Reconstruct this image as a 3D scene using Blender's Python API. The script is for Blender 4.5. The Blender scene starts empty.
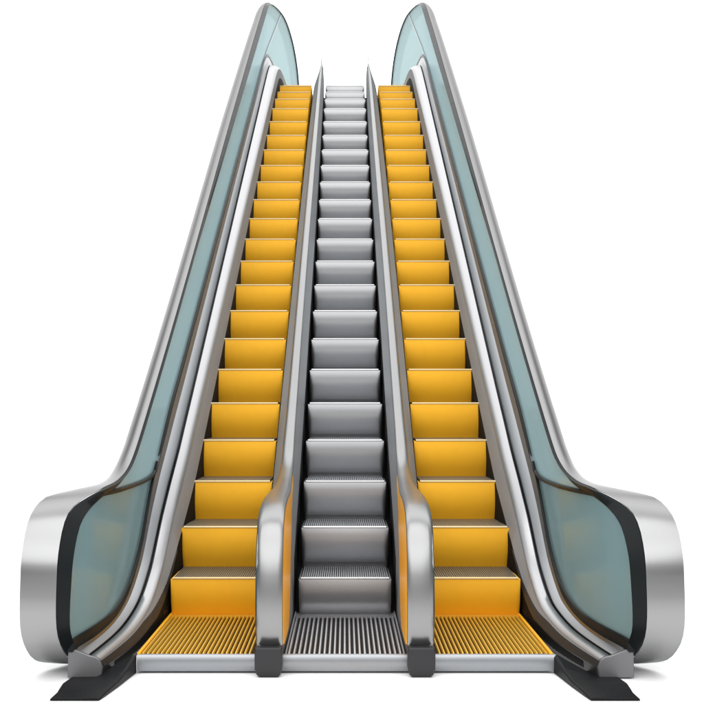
import bpy, math, bisect
from mathutils import Vector

S = bpy.context.scene
COL = S.collection

# ------------------------------------------------------------------ helpers
class Curve1:
    """monotone cubic (pchip) interpolation through points"""
    def __init__(self, pts):
        self.x = [p[0] for p in pts]; self.y = [p[1] for p in pts]
        n = len(pts)
        h = [self.x[i+1]-self.x[i] for i in range(n-1)]
        d = [(self.y[i+1]-self.y[i])/h[i] for i in range(n-1)]
        m = [0.0]*n
        m[0] = d[0]; m[-1] = d[-1]
        for i in range(1, n-1):
            if d[i-1]*d[i] <= 0: m[i] = 0.0
            else:
                w1 = 2*h[i]+h[i-1]; w2 = h[i]+2*h[i-1]
                m[i] = (w1+w2)/(w1/d[i-1]+w2/d[i])
        self.h, self.m = h, m
    def __call__(self, x):
        X = self.x
        if x <= X[0]: return self.y[0]+self.m[0]*(x-X[0])
        if x >= X[-1]: return self.y[-1]+self.m[-1]*(x-X[-1])
        i = bisect.bisect_right(X, x)-1
        h = self.h[i]; t = (x-X[i])/h
        return ((2*t**3-3*t*t+1)*self.y[i] + (t**3-2*t*t+t)*h*self.m[i]
                + (-2*t**3+3*t*t)*self.y[i+1] + (t**3-t*t)*h*self.m[i+1])

def catmull(pts, seg):
    out = []
    P = [Vector(p) for p in pts]
    P = [P[0]*2-P[1]] + P + [P[-1]*2-P[-2]]
    for i in range(1, len(P)-2):
        a, b, c, d = P[i-1:i+3]
        n = max(2, int((c-b).length/seg))
        for k in range(n):
            t = k/n
            out.append(0.5*((2*b)+(c-a)*t+(2*a-5*b+4*c-d)*t*t+(3*b-a-3*c+d)*t**3))
    out.append(P[-2].copy())
    return out

def lin(a, b, n):
    return [a+(b-a)*i/(n-1) for i in range(n)]

class MB:
    def __init__(self):
        self.v = []; self.f = []; self.mi = []
    def add(self, verts, faces, mi=0):
        o = len(self.v)
        self.v += [tuple(p) for p in verts]
        self.f += [tuple(i+o for i in f) for f in faces]
        self.mi += [mi]*len(faces)
    def box(self, x0, x1, y0, y1, z0, z1, mi=0):
        v = [(x0,y0,z0),(x1,y0,z0),(x1,y1,z0),(x0,y1,z0),(x0,y0,z1),(x1,y0,z1),(x1,y1,z1),(x0,y1,z1)]
        self.add(v, [(0,3,2,1),(4,5,6,7),(0,1,5,4),(1,2,6,5),(2,3,7,6),(3,0,4,7)], mi)
    def loft(self, rings, mi=0, caps=True):
        n = len(rings[0]); v = [p for r in rings for p in r]; f = []
        for i in range(len(rings)-1):
            for j in range(n):
                k = (j+1) % n
                f.append((i*n+j, i*n+k, (i+1)*n+k, (i+1)*n+j))
        if caps:
            f.append(tuple(range(n-1, -1, -1)))
            b = (len(rings)-1)*n
            f.append(tuple(range(b, b+n)))
        self.add(v, f, mi)
    def build(self, name, mats, parent=None, angle=35, bevel=0, label=None):
        import bmesh
        me = bpy.data.meshes.new(name)
        me.from_pydata(self.v, [], self.f)
        if not isinstance(mats, (list, tuple)): mats = [mats]
        for m in mats: me.materials.append(m)
        for p, i in zip(me.polygons, self.mi): p.material_index = i
        bm = bmesh.new(); bm.from_mesh(me)
        bmesh.ops.recalc_face_normals(bm, faces=bm.faces)
        bm.to_mesh(me); bm.free()
        me.shade_smooth(); me.set_sharp_from_angle(angle=math.radians(angle))
        o = bpy.data.objects.new(name, me); COL.objects.link(o)
        if parent: o.parent = parent
        if label: o['label'] = label
        if bevel:
            b = o.modifiers.new('bevel', 'BEVEL'); b.width = bevel; b.segments = 2
            b.limit_method = 'ANGLE'; b.angle_limit = math.radians(35)
        return o

# ------------------------------------------------------------------ materials
def mat(name, base, metallic=0.0, rough=0.5, spec=0.5, noise=None, brush=None, coat=0.0, var=0.05, edge=1.0):
    m = bpy.data.materials.new(name); m.use_nodes = True
    nt = m.node_tree; b = nt.nodes['Principled BSDF']
    b.inputs['Base Color'].default_value = (*base, 1)
    b.inputs['Metallic'].default_value = metallic
    b.inputs['Roughness'].default_value = rough
    b.inputs['Specular IOR Level'].default_value = spec
    b.inputs['Coat Weight'].default_value = coat
    b.inputs['Specular Tint'].default_value = (edge, edge, edge, 1)
    if noise or brush:
        tc = nt.nodes.new('ShaderNodeTexCoord')
        mp = nt.nodes.new('ShaderNodeMapping'); nt.links.new(tc.outputs['Object'], mp.inputs['Vector'])
        mp.inputs['Scale'].default_value = brush or (1, 1, 1)
        nz = nt.nodes.new('ShaderNodeTexNoise'); nz.inputs['Scale'].default_value = 14
        nz.inputs['Detail'].default_value = 5
        nt.links.new(mp.outputs['Vector'], nz.inputs['Vector'])
        amt = noise or 0.06
        mr = nt.nodes.new('ShaderNodeMapRange')
        mr.inputs['To Min'].default_value = max(0.03, rough-amt); mr.inputs['To Max'].default_value = rough+amt
        nt.links.new(nz.outputs['Fac'], mr.inputs['Value'])
        nt.links.new(mr.outputs['Result'], b.inputs['Roughness'])
        mx = nt.nodes.new('ShaderNodeMix'); mx.data_type = 'RGBA'
        mx.inputs[6].default_value = (*[c*(1-var) for c in base], 1)
        mx.inputs[7].default_value = (*[min(1, c*(1+var)) for c in base], 1)
        nt.links.new(nz.outputs['Fac'], mx.inputs[0])
        nt.links.new(mx.outputs[2], b.inputs['Base Color'])
    return m

M = {}
M['steel'] = mat('brushed_steel', (0.31, 0.31, 0.313), 1, 0.28, brush=(1.5, 60, 60), noise=0.008, var=0.006, edge=0.55)
M['dsteel'] = mat('divider_steel', (0.30, 0.30, 0.303), 1, 0.31, brush=(1.5, 60, 60), noise=0.008, var=0.006, edge=0.9)
M['deck'] = mat('satin_steel', (0.43, 0.43, 0.44), 1, 0.34, brush=(30, 1, 1), noise=0.05)
M['skirt'] = mat('skirt_steel', (0.36, 0.366, 0.378), 0.5, 0.55, brush=(30, 1, 1), noise=0.05, edge=0.3)
M['bandm'] = mat('band_steel', (0.32, 0.33, 0.345), 1, 0.36, brush=(30, 1, 1), noise=0.05)
M['rubber'] = mat('black_rubber', (0.010, 0.012, 0.013), 0, 0.36, 0.12, noise=0.06)
M['gray'] = mat('step_aluminium', (0.36, 0.362, 0.37), 0.92, 0.40, brush=(40, 2, 2), noise=0.05)
M['grayrib'] = mat('rib_aluminium', (0.50, 0.52, 0.55), 0.8, 0.4, noise=0.06)
M['groove'] = mat('dark_groove', (0.012, 0.012, 0.012), 0.0, 0.7, 0.1, noise=0.05)
M['yellow'] = mat('yellow_enamel', (1.0, 0.485, 0.022), 0.0, 0.45, 0.2, noise=0.05)
M['orange'] = mat('orange_enamel', (1.0, 0.47, 0.012), 0.0, 0.35, 0.25, noise=0.05)
M['gold'] = mat('gold_rib', (0.78, 0.47, 0.05), 0.3, 0.38, 0.5, noise=0.08)
M['goldgroove'] = mat('gold_groove', (0.05, 0.02, 0.002), 0.0, 0.6, 0.1, noise=0.06)
M['tanrib'] = mat('tan_rib', (0.34, 0.30, 0.23), 0.6, 0.42, noise=0.08)
M['tangroove'] = mat('tan_groove', (0.04, 0.03, 0.02), 0.0, 0.6, 0.1, noise=0.06)
M['nose'] = mat('nosing_pale', (0.80, 0.62, 0.33), 0.2, 0.35, noise=0.05)
M['noseg'] = mat('nosing_silver', (0.66, 0.66, 0.66), 0.7, 0.3, noise=0.05)
M['dark'] = mat('truss_dark', (0.008, 0.008, 0.009), 0, 0.7, 0.08, noise=0.05)
M['foot'] = mat('foot_black', (0.008, 0.008, 0.009), 0, 0.5, 0.12, noise=0.05)
M['footg'] = mat('foot_and_shade_charcoal', (0.045, 0.045, 0.047), 0.5, 0.4, 0.2, noise=0.05)  # divider feet, and the shade painted on the lower skirt
M['cap'] = mat('cap_steel', (0.20, 0.20, 0.205), 0.7, 0.45, noise=0.05, edge=0.4)
M['clad'] = mat('truss_cladding', (0.5, 0.5, 0.51), 0.9, 0.45, brush=(2, 2, 30), noise=0.05)
M['floor'] = mat('white_floor', (0.95, 0.95, 0.95), 0, 0.9, 0.0, noise=0.02)

def glass_mat(name, fill, cap, rough):
    m = bpy.data.materials.new(name); m.use_nodes = True
    nt = m.node_tree; nt.nodes.clear()
    out = nt.nodes.new('ShaderNodeOutputMaterial')
    tr = nt.nodes.new('ShaderNodeBsdfTransparent'); tr.inputs['Color'].default_value = (0.70, 0.80, 0.815, 1)
    df = nt.nodes.new('ShaderNodeBsdfDiffuse'); df.inputs['Color'].default_value = fill
    tl = nt.nodes.new('ShaderNodeBsdfTranslucent'); tl.inputs['Color'].default_value = fill
    gl = nt.nodes.new('ShaderNodeBsdfGlossy'); gl.inputs['Roughness'].default_value = rough
    gl.inputs['Color'].default_value = (0.8, 0.92, 0.93, 1)
    nz = nt.nodes.new('ShaderNodeTexNoise'); nz.inputs['Scale'].default_value = 2.0
    mr = nt.nodes.new('ShaderNodeMapRange'); mr.inputs['To Min'].default_value = 0.70; mr.inputs['To Max'].default_value = 0.74
    nt.links.new(nz.outputs['Fac'], mr.inputs['Value'])
    a = nt.nodes.new('ShaderNodeMixShader'); a.inputs[0].default_value = 0.5
    nt.links.new(df.outputs[0], a.inputs[1]); nt.links.new(tl.outputs[0], a.inputs[2])
    b = nt.nodes.new('ShaderNodeMixShader'); nt.links.new(mr.outputs['Result'], b.inputs[0])
    nt.links.new(tr.outputs[0], b.inputs[1]); nt.links.new(a.outputs[0], b.inputs[2])
    fr = nt.nodes.new('ShaderNodeFresnel'); fr.inputs['IOR'].default_value = 1.16
    c = nt.nodes.new('ShaderNodeMixShader'); mn = nt.nodes.new('ShaderNodeMath'); mn.operation = 'MINIMUM'; mn.inputs[1].default_value = cap
    nt.links.new(fr.outputs[0], mn.inputs[0]); nt.links.new(mn.outputs[0], c.inputs[0])
    nt.links.new(b.outputs[0], c.inputs[1]); nt.links.new(gl.outputs[0], c.inputs[2])
    nt.links.new(c.outputs[0], out.inputs['Surface'])
    return m
M['glass'] = glass_mat('teal_glass', (0.48, 0.62, 0.645, 1), 0.13, 0.15)
M['glassd'] = glass_mat('smoked_teal_glass', (0.29, 0.41, 0.425, 1), 0.34, 0.16)

# ------------------------------------------------------------------ dimensions (metres)
Y1, Z1, RUN, RISE = 6.486, 0.197, 0.389, 0.237       # first nosing, going, rise
SLOPE = RISE/RUN
FLOOR = -0.09
YF = 5.464                                            # front edge of the landing plates
YT, ZT = 15.14, 5.17                                  # top landing edge
def nose(y): return Z1+(y-Y1)*SLOPE

# ------------------------------------------------------------------ root
root = bpy.data.objects.new('escalator', None); COL.objects.link(root)
root.location = (0, 0, 0)
root['label'] = 'steel escalator of three stair lanes, yellow either side of grey, with teal glass balustrades'
root['category'] = 'escalator'

# ------------------------------------------------------------------ steps
def step_body(hw, bulge=0.012, cut=0.085):
    mb = MB(); h = 0.262; D = 0.47
    prof = [(0.0, -0.006)]
    for q in lin(0.03, 1, 14):
        prof.append((-bulge*math.sin(math.pi*min(1, q*1.25))+cut*q**2.2, -0.006-h*q))
    prof += [(D, -0.006-h), (D, -0.006)]
    rings = []
    xs = [-1, -.995, -.985, -.965, -.93, -.88, -.8, -.6, -.3, 0, .3, .6, .8, .88, .93, .965, .985, .995, 1]
    for x in xs:
        e = max(0, (abs(x)-0.90)/0.10)
        dy = 0.012*(1-math.sqrt(max(0, 1-e*e)))
        rings.append([(x*hw, (y+dy*min(1, max(0, -z-.012)*14) if y < D-0.01 else y), z) for y, z in prof])
    mb.loft(rings)
    return mb

def tread_mesh(hw, n, depth=0.44, h=0.011):
    mb = MB()
    mb.box(-hw+0.004, hw-0.004, 0.014, depth, -0.005, -h+0.009, 1)
    p = 2*(hw-0.008)/n
    for i in range(n):
        x0 = -hw+0.008+i*p
        mb.box(x0+p*.2, x0+p*.78, 0.012, depth-0.002, -h+0.007, 0.006, 0)
    return mb

def make_step(hw, body_m, rib_m, gr_m, nose_m, n, label):
    o = step_body(hw, *((0.012, 0.060) if body_m is M['yellow'] else (0.015, 0.10))).build('step', body_m, root, 50, label=label)
    tread_mesh(hw-0.006, n).build('tread', [rib_m, gr_m], o, 30)
    nb = MB(); pr = [(-0.003, -0.005), (-0.0045, 0.0), (-0.002, 0.004), (0.011, 0.0055), (0.011, -0.004)]
    nb.loft([[(x, y, z) for y, z in pr] for x in (-hw+0.012, hw-0.012)])
    nb.build('nosing', nose_m, o, 40)
    return o

def copy_step(src):
    c = src.copy(); COL.objects.link(c)
    for ch in src.children:
        d = ch.copy(); COL.objects.link(d); d.parent = c
    return c

NSTEP = 22
lane_edges = {-1: (0.942, 0.0157, 0.446, 0.011), 0: None, 1: (0.948, 0.0157, 0.446, 0.011)}
protos = {}
for lane in (-1, 0, 1):
    if lane == 0:
        hw0 = 0.25
        first = make_step(hw0, M['gray'], M['grayrib'], M['groove'], M['noseg'], 40, 'grey step of the middle lane')
    else:
        lbl = 'yellow step of the left lane' if lane < 0 else 'yellow step of the right lane'
        hw0 = 0.248
        if lane == -1:
            first = make_step(hw0, M['yellow'], M['tanrib'], M['tangroove'], M['nose'], 40, lbl)
            protos['y'] = first
        else:
            first = copy_step(protos['y']); first['label'] = lbl
    for i in range(1, NSTEP+1):
        y = Y1+(i-1)*RUN; z = Z1+(i-1)*RISE
        if i == 20: z -= 0.03
        if i == 21: y = 14.28; z = 4.855
        if i == 22: y = 14.68; z = 5.035
        if lane == 0:
            xc = 0; hw = 0.25*(1-0.007*(y-Y1))
        else:
            a, ca, b, cb = lane_edges[lane]
            a *= 1-ca*(y-Y1); b *= 1-cb*(y-Y1)
            xc = lane*(a+b)/2; hw = (a-b)/2
        o = first if i == 1 else copy_step(first)
        o.location = (xc, y, z); o.scale = (hw/hw0, 1, 1)

# top landing slabs
for lane in (-1, 0, 1):
    mb = MB()
    if lane == 0: x0, x1 = -0.235, 0.235
    else:
        x0, x1 = sorted((lane*0.42, lane*0.82))
    pr = [(YT, ZT-0.004), (YT+0.004, ZT), (19.2, ZT), (19.2, ZT-0.24), (YT+0.06, ZT-0.24), (YT-0.006, ZT-0.08)]
    mb.loft([[(x, y, z) for y, z in pr] for x in (x0, x1)])
    mb.build('upper_landing', M['gray'] if lane == 0 else M['yellow'], root, 40)

# bottom landing plates with comb ribs
def landing(lane):
    mb = MB()
    if lane == 0: xf0, xf1, n = -0.272, 0.272, 23
    else:
        xf0, xf1 = sorted((lane*0.41, lane*0.947)); n = 24
    yb = Y1+0.09
    mb.box(xf0+0.004, xf1-0.004, YF+0.012, yb, -0.05, -0.012, 1)
    # border rim
    r = 0.014 if lane else 0.006
    if lane < 0 or lane == 0: mb.box(xf0, xf0+r, YF+0.006, yb-0.002, -0.045, 0.004, 2)
    if lane > 0 or lane == 0: mb.box(xf1-r, xf1, YF+0.006, yb-0.002, -0.045, 0.004, 2)
    mb.box(xf0+r, xf1-r, YF+0.985, yb-0.004, -0.045, -0.004, 0)
    p = (xf1-xf0-2*r)/n
    for i in range(n):
        xa = xf0+r+i*p
        a, b = xa+p*.2, xa+p*.68
        m = (a+b)/2
        # tapered comb rib with a rounded top
        rings = []
        for y, s, zt in ((YF+0.010, .95, -0.006), (YF+0.03, 1, 0.001), (YF+0.99, 1, 0.001)):
            w = (b-a)/2*s
            rings.append([(m-w, y, -0.02), (m-w, y, zt-0.004), (m-w*.55, y, zt), (m+w*.55, y, zt), (m+w, y, zt-0.004), (m+w, y, -0.02)])
        mb.loft(rings, 0)
    mats = [M['gold'], M['goldgroove'], M['yellow']] if lane else [M['grayrib'], M['groove'], M['skirt']]
    lbl = {-1: 'yellow ribbed landing plate of the left lane', 0: 'grey ribbed landing plate of the middle lane',
           1: 'yellow ribbed landing plate of the right lane'}[lane]
    mb.build('landing_plate', mats, root, 40, label=lbl)
for lane in (-1, 0, 1): landing(lane)

# front base plate
mb = MB()
pr = [(YF+0.012, -0.002), (YF+0.002, -0.004), (YF-0.004, -0.012), (YF-0.004, -0.070), (YF+0.002, -0.080), (YF+0.03, -0.083), (YF+0.03, -0.006)]
mb.loft([[(x, y, z) for y, z in pr] for x in lin(-0.947, 0.956, 12)])
mb.build('base_plate', M['bandm'], root, 50)

# truss under the stairs
mb = MB()
ys = lin(5.50, 15.0, 40)+[15.3, 16.5, 19.1]
def ttop(y): return min(ZT-0.26, max(-0.055, nose(y)-0.30)) if y > 6.2 else -0.055
def tbot(y): return min(4.55, max(FLOOR+0.004, nose(y)-0.95))
mb.loft([[(-0.92*k(y), y, tbot(y)), (0.92*k(y), y, tbot(y)), (0.92*k(y), y, ttop(y)), (-0.92*k(y), y, ttop(y))]
         for k in [lambda q: 1-0.0165*(q-6.5)] for y in ys])
mb.build('truss', M['dark'], root, 30)

# ------------------------------------------------------------------ outer balustrades
def flat_top(z, cap, k=0.09):
    # smooth minimum
    return -k*math.log(math.exp(-(z-cap)/k)+1)+cap if (z-cap) > -3 else z
BASE = Curve1([(5.30, -0.004), (5.8, 0.022), (6.15, 0.075), (6.5, 0.215), (6.85, nose(6.85)+0.085), (7.25, nose(7.25)+0.12), (8.0, nose(8.0)+0.12), (22, nose(22)+0.12)])
WT = Curve1([(5.3, 0.30), (6.0, 0.38), (6.6, 0.7), (7.1, 1.0), (22, 1.0)])
def zdeck(y, t):
    return flat_top(BASE(y), 5.325)+(t-0.12)*WT(y)

FL = Curve1([(5.2, 0.125), (5.5, 0.092), (5.9, 0.058), (6.3, 0.038), (6.6, 0.030), (6.95, 0.013), (7.4, 0.0), (22, 0.0)])   # front flare
def flare_end(y): return 1-0.036*max(0, y-14.6)
def xdeck(y, x0, c, f=1.0):
    return (x0*(1-c*(y-6.5))+FL(y)*f)*flare_end(y)

XG = Curve1([(5.2, 1.238), (5.35, 1.225), (5.6, 1.185), (6.0, 1.150), (6.4, 1.135), (7.19, 1.114), (12.5, 1.012), (14.5, 0.972), (16.7, 0.85), (19.4, 0.735)])
XI = Curve1([(5.2, 1.266), (5.38, 1.244), (5.6, 1.155), (5.95, 1.105), (6.28, 1.088), (11.37, 1.03), (14.5, 0.985), (16.7, 0.862), (19.4, 0.745)])
XO = Curve1([(5.2, 1.424), (5.35, 1.415), (5.5, 1.39), (5.63, 1.325), (5.95, 1.21), (6.28, 1.183), (11.37, 1.137), (14.5, 1.085), (16.7, 0.96), (19.4, 0.84)])
def xglass(y, z):
    h = max(0, min(1.2, z-zdeck(y, .27)))
    return XG(y)-0.018*h/0.55*(1 if y < 14 else max(0.0, 1-(y-14)/2))

HR = [(5.70, -0.076), (5.56, -0.068), (5.43, -0.028), (5.335, 0.035), (5.262, 0.115), (5.237, 0.205), (5.243, 0.34), (5.265, 0.475), (5.345, 0.612),
      (5.48, 0.698), (5.65, 0.742), (5.86, 0.766), (6.06, 0.815), (6.28, 0.925)]
HR += [(y, nose(y)+0.85) for y in (6.7, 7.2, 8, 9, 10, 11, 12, 13, 14)]
HR += [(14.8, 6.09), (15.6, 6.33), (16.6, 6.52), (17.5, 6.585), (18.3, 6.54), (18.9, 6.36), (19.2, 6.02), (19.28, 5.6), (19.28, 5.25)]
HRP = catmull([(a, b) for a, b in HR], 0.045)
def normals2(path):
    out = []
    for i in range(len(path)):
        a = path[max(0, i-1)]; b = path[min(len(path)-1, i+1)]
        t = (b-a).normalized(); out.append(Vector((-t.y, t.x)))
    return out
HRN = normals2(HRP)
iTop = next(i for i, p in enumerate(HRP) if p.x <= 5.2405 and p.y > .3) if any(p.x <= 5.2405 and p.y > .3 for p in HRP) else 30
ymin = min(range(len(HRP)//4), key=lambda i: HRP[i].x)
UP = HRP[ymin:]
LOW = HRP[:ymin+1][::-1]
def on_branch(br, y):
    for i in range(len(br)-1):
        a, b = br[i], br[i+1]
        if (a.x <= y <= b.x): return a.y+(b.y-a.y)*(y-a.x)/max(1e-9, b.x-a.x)
    return br[-1].y

CREASE_END = 16.25
def seal_line(y):
    """lower edge of the sloping glass pane"""
    return SEALC(y)
SEALC = Curve1([(5.45, 0.690), (5.62, 0.712), (6.0, 0.710), (6.6, 0.712), (6.85, 0.722), (7.02, 0.755), (7.2, 0.875)]+[(q, nose(q)+0.27) for q in (7.5, 7.9, 8.4, 9, 10, 12, 14, 17)]+[(22, nose(22)+0.27)])

def balustrade(s):
    def wide(y):     # the right newel splays a touch further
        return 1.0 if s < 0 else 1+0.045*max(0, min(1, (6.2-y)/0.9))
    def pt(x, y, z): return (s*x*wide(y), y, z)
    # --- skirt and deck body (the part itself)
    ys = lin(5.36, 7.6, 46)+lin(7.7, 13.8, 30)+lin(13.9, 15.8, 24)+lin(16.0, 19.25, 16)
    prof = [(0.918, 0.0155, 0.0, 1.15), (0.966, 0.0190, 0.112, 1.1), (0.972, 0.0188, 0.122, 1.1)]
    body = MB()
    def ring(ptsf):
        return [[pt(*q) for q in ptsf(y)] for y in ys]
    def low(y): return max(FLOOR+0.006, zdeck(y, 0.0)-0.50)
    def skirt(y):
        a = (xdeck(y, 0.918, .0155, 1.40), y, zdeck(y, 0.0) if y > 6.6 else zdeck(y, 0)*1-0.0)
        z0 = max(FLOOR+0.006, min(zdeck(y, -0.02)-0.04, 9))
        xa = xdeck(y, 0.930, .0160, 1.33)
        return [(xa, y, low(y)), a, (xdeck(y, 0.964, .0190, 1.05), y, zdeck(y, 0.108)), (xdeck(y, 1.00, .015, 1.0), y, zdeck(y, 0.10)),
                (xdeck(y, 1.00, .015, 1.0), y, low(y))]
    body.loft(ring(skirt), 0)
    def under(y):
        zt = zdeck(y, -0.004)
        return [(xdeck(y, 0.926, .0160, 1.33), y, max(FLOOR+.007, zt-.45)), (xdeck(y, 0.9135, .0157, 1.38), y, zt-0.012), (xdeck(y, 0.916, .0155, 1.39), y, zt),
                (xdeck(y, 0.95, .016, 1.05), y, zt), (xdeck(y, 0.95, .016, 1.05), y, max(FLOOR+.007, zt-.45))]
    ud = MB(); ud.loft([[pt(*q) for q in under(y)] for y in ys if y > 5.5], 0)  # skirt face blackened below the noses; paints the dark gap beside the steps
    b = body.build('balustrade', M['skirt'], root, 28, label=('left' if s < 0 else 'right')+' balustrade of steel and teal glass')
    sb = MB(); rr = []  # charcoal overlay: shade of the unlit lower skirt, put into colour
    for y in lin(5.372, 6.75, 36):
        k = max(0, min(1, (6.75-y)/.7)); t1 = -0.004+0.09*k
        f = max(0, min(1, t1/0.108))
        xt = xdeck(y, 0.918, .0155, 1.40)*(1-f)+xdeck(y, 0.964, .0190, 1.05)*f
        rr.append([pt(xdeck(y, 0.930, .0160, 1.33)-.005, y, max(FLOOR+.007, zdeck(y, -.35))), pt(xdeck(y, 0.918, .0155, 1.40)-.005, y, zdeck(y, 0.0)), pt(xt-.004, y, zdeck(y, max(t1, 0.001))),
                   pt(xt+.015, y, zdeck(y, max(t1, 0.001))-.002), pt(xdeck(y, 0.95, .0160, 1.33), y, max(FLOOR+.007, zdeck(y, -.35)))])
    sb.loft(rr); sb.build('skirt_shade', M['footg'], b, 30)
    ud.build('skirt_gap_dark', M['dark'], b, 30)
    dk = MB()
    def deck(y):
        return [(xdeck(y, 0.962, .0190, 1.05), y, zdeck(y, 0.1085)), (xdeck(y, 0.967, .0188, 1.05), y, zdeck(y, 0.122)),
                (xdeck(y, 0.990, .0158, 1.0), y, zdeck(y, 0.146)), (xdeck(y, 1.015, .0128, 1.0), y, zdeck(y, 0.160)),
                (xdeck(y, 1.021, .0128, 1.0), y, zdeck(y, 0.154)),
                (xdeck(y, 1.021, .0128, 1.0), y, zdeck(y, 0.10))]
    dk.loft(ring(deck), 0)
    dk.build('deck_strip', M['deck'], b, 40)
    bd = MB()
    def band(y):
        xo = XG(y)
        return [(xdeck(y, 1.036, .0132, 1.0), y, zdeck(y, 0.10)), (xdeck(y, 1.034, .0132, 1.0), y, zdeck(y, 0.160)),
                (xdeck(y, 1.040, .0132, 1.0), y, zdeck(y, 0.172)),
                (xo*.55+.45*xdeck(y, 1.04, .0132), y, zdeck(y, 0.205)), (xo-0.016, y, zdeck(y, 0.252)), (xo+0.010, y, zdeck(y, 0.252)), (xo+0.012, y, low(y)),
                (xdeck(y, 1.036, .0132, 1.0), y, low(y))]
    bd.loft(ring(band), 0)
    bd.build('deck_moulding', M['bandm'], b, 30)
    # --- handrail ribbon
    hr = MB(); rings = []
    cs = [(0.0, -0.02), (0.0, -0.004)]+[(u, -0.075*u**2.3) for u in (0.03, .1, .2, .3, .4, .5, .6, .7, .8, .88, .95, 1.0)]+[(1.0, -0.095), (0.94, -0.098), (0.85, -0.08), (0.5, -0.035)]
    for p, n in zip(HRP, HRN):
        xi, xo = XI(p.x), XO(p.x)
        k = min(1, max(0.10, 0.10+(p.x-5.55)*1.1))     # flatter across at the newel
        rings.append([pt(xi+(xo-xi)*u, p.x+n.x*w*(k if w < -0.001 else 1), p.y+n.y*w*(k if w < -0.001 else 1)) for u, w in cs])
    hr.loft(rings)
    hr.build('handrail', M['steel'], b, 60)
    # --- black gasket under the ribbon
    sl = MB(); rings = []
    for p, n in zip(HRP, HRN):
        xi = XI(p.x)
        d = 0.043-0.012*max(0, min(1, (p.x-5.5)/0.9))
        g = xglass(p.x, p.y-d)
        o = lambda x, w: pt(x, p.x+n.x*w, p.y+n.y*w)
        rings.append([o(xi+0.012, -0.012), o(xi-0.004, -0.002), o(xi-0.014, -0.008), o(g-0.022, -d*.8), o(g-0.018, -d), o(g+0.03, -d), o(xi+0.03, -d*.6)])
    sl.loft(rings)
    # lower gasket along the deck and curling under the sloping pane
    def strip(path, wf, xf):
        P = catmull(path, 0.05); N = normals2(P); rr = []
        for p, n in zip(P, N):
            w = wf(p.x); x = xf(p.x, p.y)
            rr.append([pt(x-0.012, p.x-n.x*w, p.y-n.y*w), pt(x-0.020, p.x-n.x*w*.6, p.y-n.y*w*.6), pt(x-0.020, p.x+n.x*w*.6, p.y+n.y*w*.6), pt(x-0.012, p.x+n.x*w, p.y+n.y*w),
                       pt(x+0.010, p.x+n.x*w, p.y+n.y*w), pt(x+0.010, p.x-n.x*w, p.y-n.y*w)])
        sl.loft(rr)
    strip([(y, zdeck(y, .27)+0.004+0.012*max(0, min(1, (6.0-y)/.5))) for y in lin(5.34, 7.05, 22)], lambda y: 0.028-0.024*max(0, min(1, (y-5.6)/1.4)), lambda y, z: XG(y))
    strip([(y, seal_line(y)) for y in lin(5.64, 7.4, 26)]+[(y, zdeck(y, .27)) for y in lin(7.6, 13.6, 14)+lin(13.8, 15.8, 16)+lin(16.2, 19.2, 6)],
          lambda y: 0.011 if y < 7.15 else min(0.016, 0.011+(y-7.15)*.02), lambda y, z: xglass(y, z))
    sl.build('gasket', M['rubber'], b, 50)
    # --- glass panes: columns between a lower and an upper line
    def pane(ys, zlo, zhi, nm='glass_panel', lbl=None, gm='glass'):
        g = MB(); nv = 6; th = 0.010
        ys = [y for y in ys if zhi(y)-zlo(y) > 0.004]
        rings = []
        A = []; Bk = []
        for y in ys:
            zs = lin(zlo(y), zhi(y), nv)
            A.append([pt(xglass(y, z)-th/2, y, z) for z in zs]); Bk.append([pt(xglass(y, z)+th/2, y, z) for z in zs])
        for a, c in zip(A, Bk): rings.append(a+c[::-1])
        g.loft(rings)
        g.build(nm, M[gm], b, 40, label=lbl)
    nf = lin(5.285, 5.5, 14)+lin(5.53, 7.25, 44)
    def nhi(y):
        a = on_branch(UP, y-0.035)-0.035
        return min(a, seal_line(y)) if y > 5.66 else a
    def nlo(y):
        return max(zdeck(y, .27)+0.01, on_branch(LOW, y-0.035)+0.04)
    pane(nf, nlo, nhi, lbl='darker curved glass panel of the newel', gm='glassd')
    pane(lin(5.7, 7.5, 36)+lin(7.6, 14.0, 32)+lin(14.1, CREASE_END, 24), seal_line, lambda y: on_branch(UP, y)-0.03, lbl='long sloping glass panel')
    pane(lin(14.0, 18.8, 50)+lin(18.85, 19.25, 12), lambda y: zdeck(y, .27), lambda y: min(seal_line(y)-0.002, on_branch(UP, y)-0.03), lbl='glass panel of the upper end')
    j = MB(); rr = []
    for y in lin(14.2, CREASE_END, 12):
        z = seal_line(y); x = xglass(y, z)
        rr.append([pt(x-0.010, y, z-0.010), pt(x-0.010, y, z+0.010), pt(x+0.010, y, z+0.010), pt(x+0.010, y, z-0.010)])
    j.loft(rr); j.build('glass_joint', M['bandm'], b, 30)
    # --- end block closing the skirt at the front
    e = MB()
    y1 = 5.36
    xo = XG(y1)
    q = [(xdeck(y1, .930, .016, 1.33)-.002, FLOOR+.006), (xdeck(y1, .918, .0155, 1.40)-.003, zdeck(y1, 0)), (xdeck(y1, .964, .019, 1.05)-.003, zdeck(y1, .115)),
         (xdeck(y1, .990, .0158, 1.0), zdeck(y1, .146)+.003), (xdeck(y1, 1.015, .0128, 1.0), zdeck(y1, .160)+.003), (xo-.016, zdeck(y1, .252)+.003), (xo+.012, zdeck(y1, .252)+.003), (xo+.014, FLOOR+.006)]
    e.loft([[pt(x, y, z) for x, z in q] for y in (y1-.008, y1+.012)])
    e.build('end_cap', M['cap'], b, 30, bevel=0.004)
    # --- black splayed foot
    f = MB()
    F = FLOOR
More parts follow.
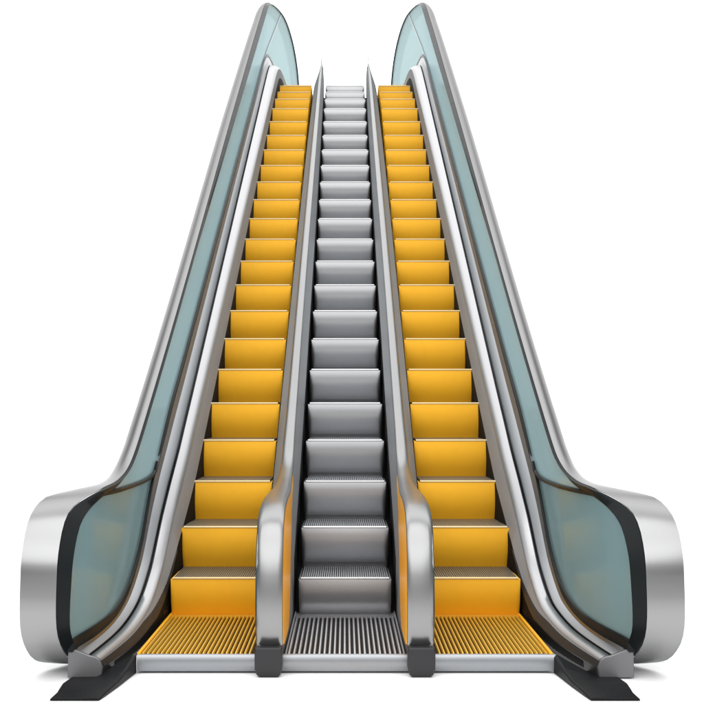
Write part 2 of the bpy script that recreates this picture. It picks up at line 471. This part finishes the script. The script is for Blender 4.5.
    sec = [(4.955, 1.015, 1.222, .012, .012, .014), (5.03, 1.003, 1.212, .020, .020, .022), (5.09, 0.995, 1.217, .022, .022, .026),
           (5.20, 0.980, 1.228, .018, .018, .032), (5.34, 0.965, 1.225, .010, .012, .052), (5.47, 0.950, 1.22, .010, .012, .086)]
    f.loft([[(s*x, y, z) for x, z in ((a, F+.002), (b_, F+.002), (b_-.006, F+zl), (a+.55*(b_-a), F+zm), (a+.06*(b_-a), F+zr), (a, F+zr-.006))] for y, a, b_, zl, zm, zr in sec])
    f.build('foot', M['foot'], root, 40, bevel=0.006, label='black splayed foot under the '+('left' if s < 0 else 'right')+' newel')

for s in (-1, 1): balustrade(s)

# ------------------------------------------------------------------ dividers between the lanes
DLT = Curve1([(5.3, .405), (6.2, .400), (6.8, .388), (7.7, .382), (14.0, .320), (14.3, .312), (14.6, .298), (15.0, .288)])
DRT = Curve1([(5.3, .280), (6.2, .284), (6.9, .304), (7.7, .314), (14.0, .281), (14.4, .281), (15.0, .285)])
DLB = Curve1([(5.3, .400), (6.4, .420), (7.0, .440), (7.7, .436), (14.0, .372), (14.3, .362), (14.6, .335), (15.0, .300)])
DRB = Curve1([(5.3, .284), (6.5, .279), (7.7, .270), (14.0, .248), (14.4, .254), (15.0, .274)])
DP = [(5.425, 0.048), (5.398, 0.12), (5.392, 0.20), (5.402, 0.32), (5.435, 0.46), (5.515, 0.585), (5.68, 0.652), (5.95, 0.680), (6.35, 0.688), (6.7, 0.702), (6.95, 0.735)]
DP += [(7.2, nose(7.2)+0.165), (7.5, nose(7.5)+0.135)]+[(y, nose(y)+0.11) for y in (8, 9, 10, 11, 12, 13, 14, 14.98)]
DPP = catmull(DP, 0.04); DPN = normals2(DPP)
i0 = min(range(len(DPP)//3), key=lambda i: DPP[i].x)
DUP = DPP[i0:]
def zrail(y): return on_branch(DUP, y)

def divider(s):
    body = MB()
    ys = lin(5.425, 5.7, 10)+lin(5.8, 7.6, 20)+lin(7.8, 14.9, 36)+[14.96]
    rings = []
    for y in ys:
        zt = zrail(y)-0.014
        zb = max(-0.06, nose(y)-0.42)
        zm = min(zt-0.05, max(0.0, nose(y)-0.01)) if y > 6.6 else min(zt-0.08, 0.06)
        a = [(DRT(y)+0.012, zt), (DRB(y)+0.004, zm), (DRB(y)+0.004, zb), (DLB(y)-0.004, zb), (DLB(y)-0.004, zm), (DLT(y)-0.004, zt)]
        rings.append([(s*x, y, z) for x, z in a])
    body.loft(rings)
    b = body.build('divider', M['skirt'], root, 30, label='low steel divider between the grey lane and the '+('left' if s < 0 else 'right')+' yellow lane')
    dk = MB(); rr = []  # lower divider walls coloured black too, standing for the dark step gap
    for y in ys:
        if y < 6.6: continue
        zt = zrail(y)-0.014
        zb = max(-0.05, nose(y)-0.40); zm = min(zt-0.05, max(0.0, nose(y)-0.01))-0.004
        if zm-zb < 0.01: continue
        rr.append([(s*x, y, z) for x, z in ((DRB(y)-0.001, zb), (DRB(y)-0.001, zm), (DLB(y)+0.001, zm), (DLB(y)+0.001, zb))])
    dk.loft(rr); dk.build('skirt_gap_dark', M['dark'], b, 30)
    hr = MB(); rr = []
    cs = [(0.0, -0.016), (0.0, -0.004), (0.03, 0.0), (0.2, 0.003), (0.5, 0.005), (0.8, 0.002), (0.92, -0.004), (1.0, -0.014), (1.0, -0.03), (0.9, -0.03), (0.5, -0.016)]
    for p, n in zip(DPP, DPN):
        xr, xl = DRT(p.x), DLT(p.x)
        rr.append([(s*(xr+(xl-xr)*u), p.x+n.x*w, p.y+n.y*w) for u, w in cs])
    hr.loft(rr); hr.build('handrail', M['dsteel'], b, 60)
    # orange side panel facing the grey lane
    op = MB(); rr = []
    OLO = Curve1([(5.3, .035), (5.85, .04), (6.0, .12), (6.25, .40), (6.6, .575), (6.95, .675), (7.25, .825), (8.0, 1.3)])
    for y in lin(5.435, 5.7, 10)+lin(5.75, 7.9, 36):
        zt = zrail(y-0.02)-0.020; zl = OLO(y)
        if y < 5.47: zl = .05
        if zt-zl < 0.004: continue
        xw = min(DRT(y), DRB(y)+0.004)+0.0
        # follow the wall between base and rail
        zw = zrail(y)-0.014; zm = min(zw-0.05, max(0.0, nose(y)-0.01)) if y > 6.6 else min(zw-0.08, 0.06)
        def wx(z):
            k = max(0, min(1, (z-zm)/(zw-zm)))
            return (DRB(y)+0.004)*(1-k)+(DRT(y)+0.012)*k
        rr.append([(s*(wx(zl)-0.010), y, zl), (s*(wx(zt)-0.010), y, zt), (s*(wx(zt)+0.006), y, zt), (s*(wx(zl)+0.006), y, zl)])
    op.loft(rr); op.build('side_panel', M['orange'], b, 40, label='orange strip beside the divider newel')
    ft = MB()
    rr = []
    for z, g in ((0.046, 0.0), (0.03, 0.003), (-0.05, 0.003), (-0.075, -0.004), (FLOOR+.002, -0.014)):
        rr.append([(s*(0.285-g), 5.37-g, z), (s*(0.402+g), 5.37-g, z), (s*(0.402+g), 5.46, z), (s*(0.285-g), 5.46, z)])
    ft.loft(rr); ft.build('foot', M['footg'], b, 30, bevel=0.006)
for s in (-1, 1): divider(s)

# ------------------------------------------------------------------ floor
mb = MB()
R = 400
mb.add([(-R, -R, FLOOR), (R, -R, FLOOR), (R, R, FLOOR), (-R, R, FLOOR)], [(0, 1, 2, 3)])
fl = mb.build('floor', M['floor']); fl['kind'] = 'structure'

# ------------------------------------------------------------------ studio light
w = bpy.data.worlds.new('World'); S.world = w; w.use_nodes = True
nt = w.node_tree; nt.nodes.clear()
out = nt.nodes.new('ShaderNodeOutputWorld'); bg = nt.nodes.new('ShaderNodeBackground')
tc = nt.nodes.new('ShaderNodeTexCoord'); sp = nt.nodes.new('ShaderNodeSeparateXYZ')
nt.links.new(tc.outputs['Generated'], sp.inputs[0])
# elevation bands of the studio behind the camera
mr = nt.nodes.new('ShaderNodeMapRange'); mr.inputs['From Min'].default_value = -1; mr.inputs['From Max'].default_value = 1
nt.links.new(sp.outputs['Z'], mr.inputs['Value'])
cr = nt.nodes.new('ShaderNodeValToRGB')
e = cr.color_ramp; e.interpolation = 'EASE'
def setramp(stops):
    while len(e.elements) > 1: e.elements.remove(e.elements[-1])
    e.elements[0].position = stops[0][0]; e.elements[0].color = (*[stops[0][1]]*3, 1)
    for p, c in stops[1:]:
        k = e.elements.new(p); k.color = (c, c, c, 1)
setramp([(0.0, .4), (0.47, .2), (0.52, .08), (0.58, .09), (0.67, 0.62), (0.80, 0.66), (0.88, 0.45), (1.0, 0.6)])
nt.links.new(mr.outputs[0], cr.inputs[0])
# studio ceiling and far wall ahead of the camera
cf = nt.nodes.new('ShaderNodeValToRGB'); e = cf.color_ramp; e.interpolation = 'EASE'
setramp([(0.0, .5), (0.5, .5), (0.66, .35), (0.75, .22), (0.84, 1.05), (0.92, 1.15), (1.0, 0.6)])
nt.links.new(mr.outputs[0], cf.inputs[0])
fb = nt.nodes.new('ShaderNodeMapRange'); fb.interpolation_type = 'SMOOTHSTEP'
fb.inputs['From Min'].default_value = 0.0; fb.inputs['From Max'].default_value = 0.45
nt.links.new(sp.outputs['Y'], fb.inputs['Value'])
m0 = nt.nodes.new('ShaderNodeMix'); m0.data_type = 'RGBA'
nt.links.new(fb.outputs[0], m0.inputs[0]); nt.links.new(cr.outputs[0], m0.inputs[6]); nt.links.new(cf.outputs[0], m0.inputs[7])
# seamless white backdrop straight ahead
fy = nt.nodes.new('ShaderNodeMapRange'); fy.interpolation_type = 'SMOOTHSTEP'
fy.inputs['From Min'].default_value = 0.74; fy.inputs['From Max'].default_value = 0.905
nt.links.new(sp.outputs['Y'], fy.inputs['Value'])
mx = nt.nodes.new('ShaderNodeMix'); mx.data_type = 'RGBA'
nt.links.new(fy.outputs[0], mx.inputs[0]); nt.links.new(m0.outputs[2], mx.inputs[6])
mx.inputs[7].default_value = (1.25, 1.25, 1.25, 1)
# darker studio walls to either side
ax = nt.nodes.new('ShaderNodeMath'); ax.operation = 'ABSOLUTE'; nt.links.new(sp.outputs['X'], ax.inputs[0])
sx = nt.nodes.new('ShaderNodeMapRange'); sx.interpolation_type = 'SMOOTHSTEP'
sx.inputs['From Min'].default_value = 0.35; sx.inputs['From Max'].default_value = 0.85
sx.inputs['To Min'].default_value = 1.0; sx.inputs['To Max'].default_value = 0.5
nt.links.new(ax.outputs[0], sx.inputs['Value'])
dm = nt.nodes.new('ShaderNodeMix'); dm.data_type = 'RGBA'; dm.blend_type = 'MULTIPLY'; dm.inputs[0].default_value = 1
nt.links.new(mx.outputs[2], dm.inputs[6]); nt.links.new(sx.outputs[0], dm.inputs[7])
nt.links.new(dm.outputs[2], bg.inputs['Color']); bg.inputs['Strength'].default_value = 1.0
nt.links.new(bg.outputs[0], out.inputs[0])

sun = bpy.data.lights.new('key_light', 'SUN'); sun.energy = 1.1; sun.angle = math.radians(80)
so = bpy.data.objects.new('key_light', sun); COL.objects.link(so)
so.rotation_euler = (math.radians(34), 0, math.radians(-8))

# ------------------------------------------------------------------ camera
cam = bpy.data.cameras.new('camera'); co = bpy.data.objects.new('camera', cam); COL.objects.link(co)
co.location = (0, 0, 1.133); co.rotation_euler = (math.radians(90), 0, 0)
cam.sensor_width = 36; cam.lens = 36*1200/704
cam.shift_x = 7/704; cam.shift_y = (405-352)/704
cam.clip_end = 2000
S.camera = co
S.view_settings.view_transform = 'Standard'; S.view_settings.look = 'None'
S.view_settings.exposure = 1.0; S.view_settings.gamma = 1
S.cycles.max_bounces = 10; S.cycles.transparent_max_bounces = 16
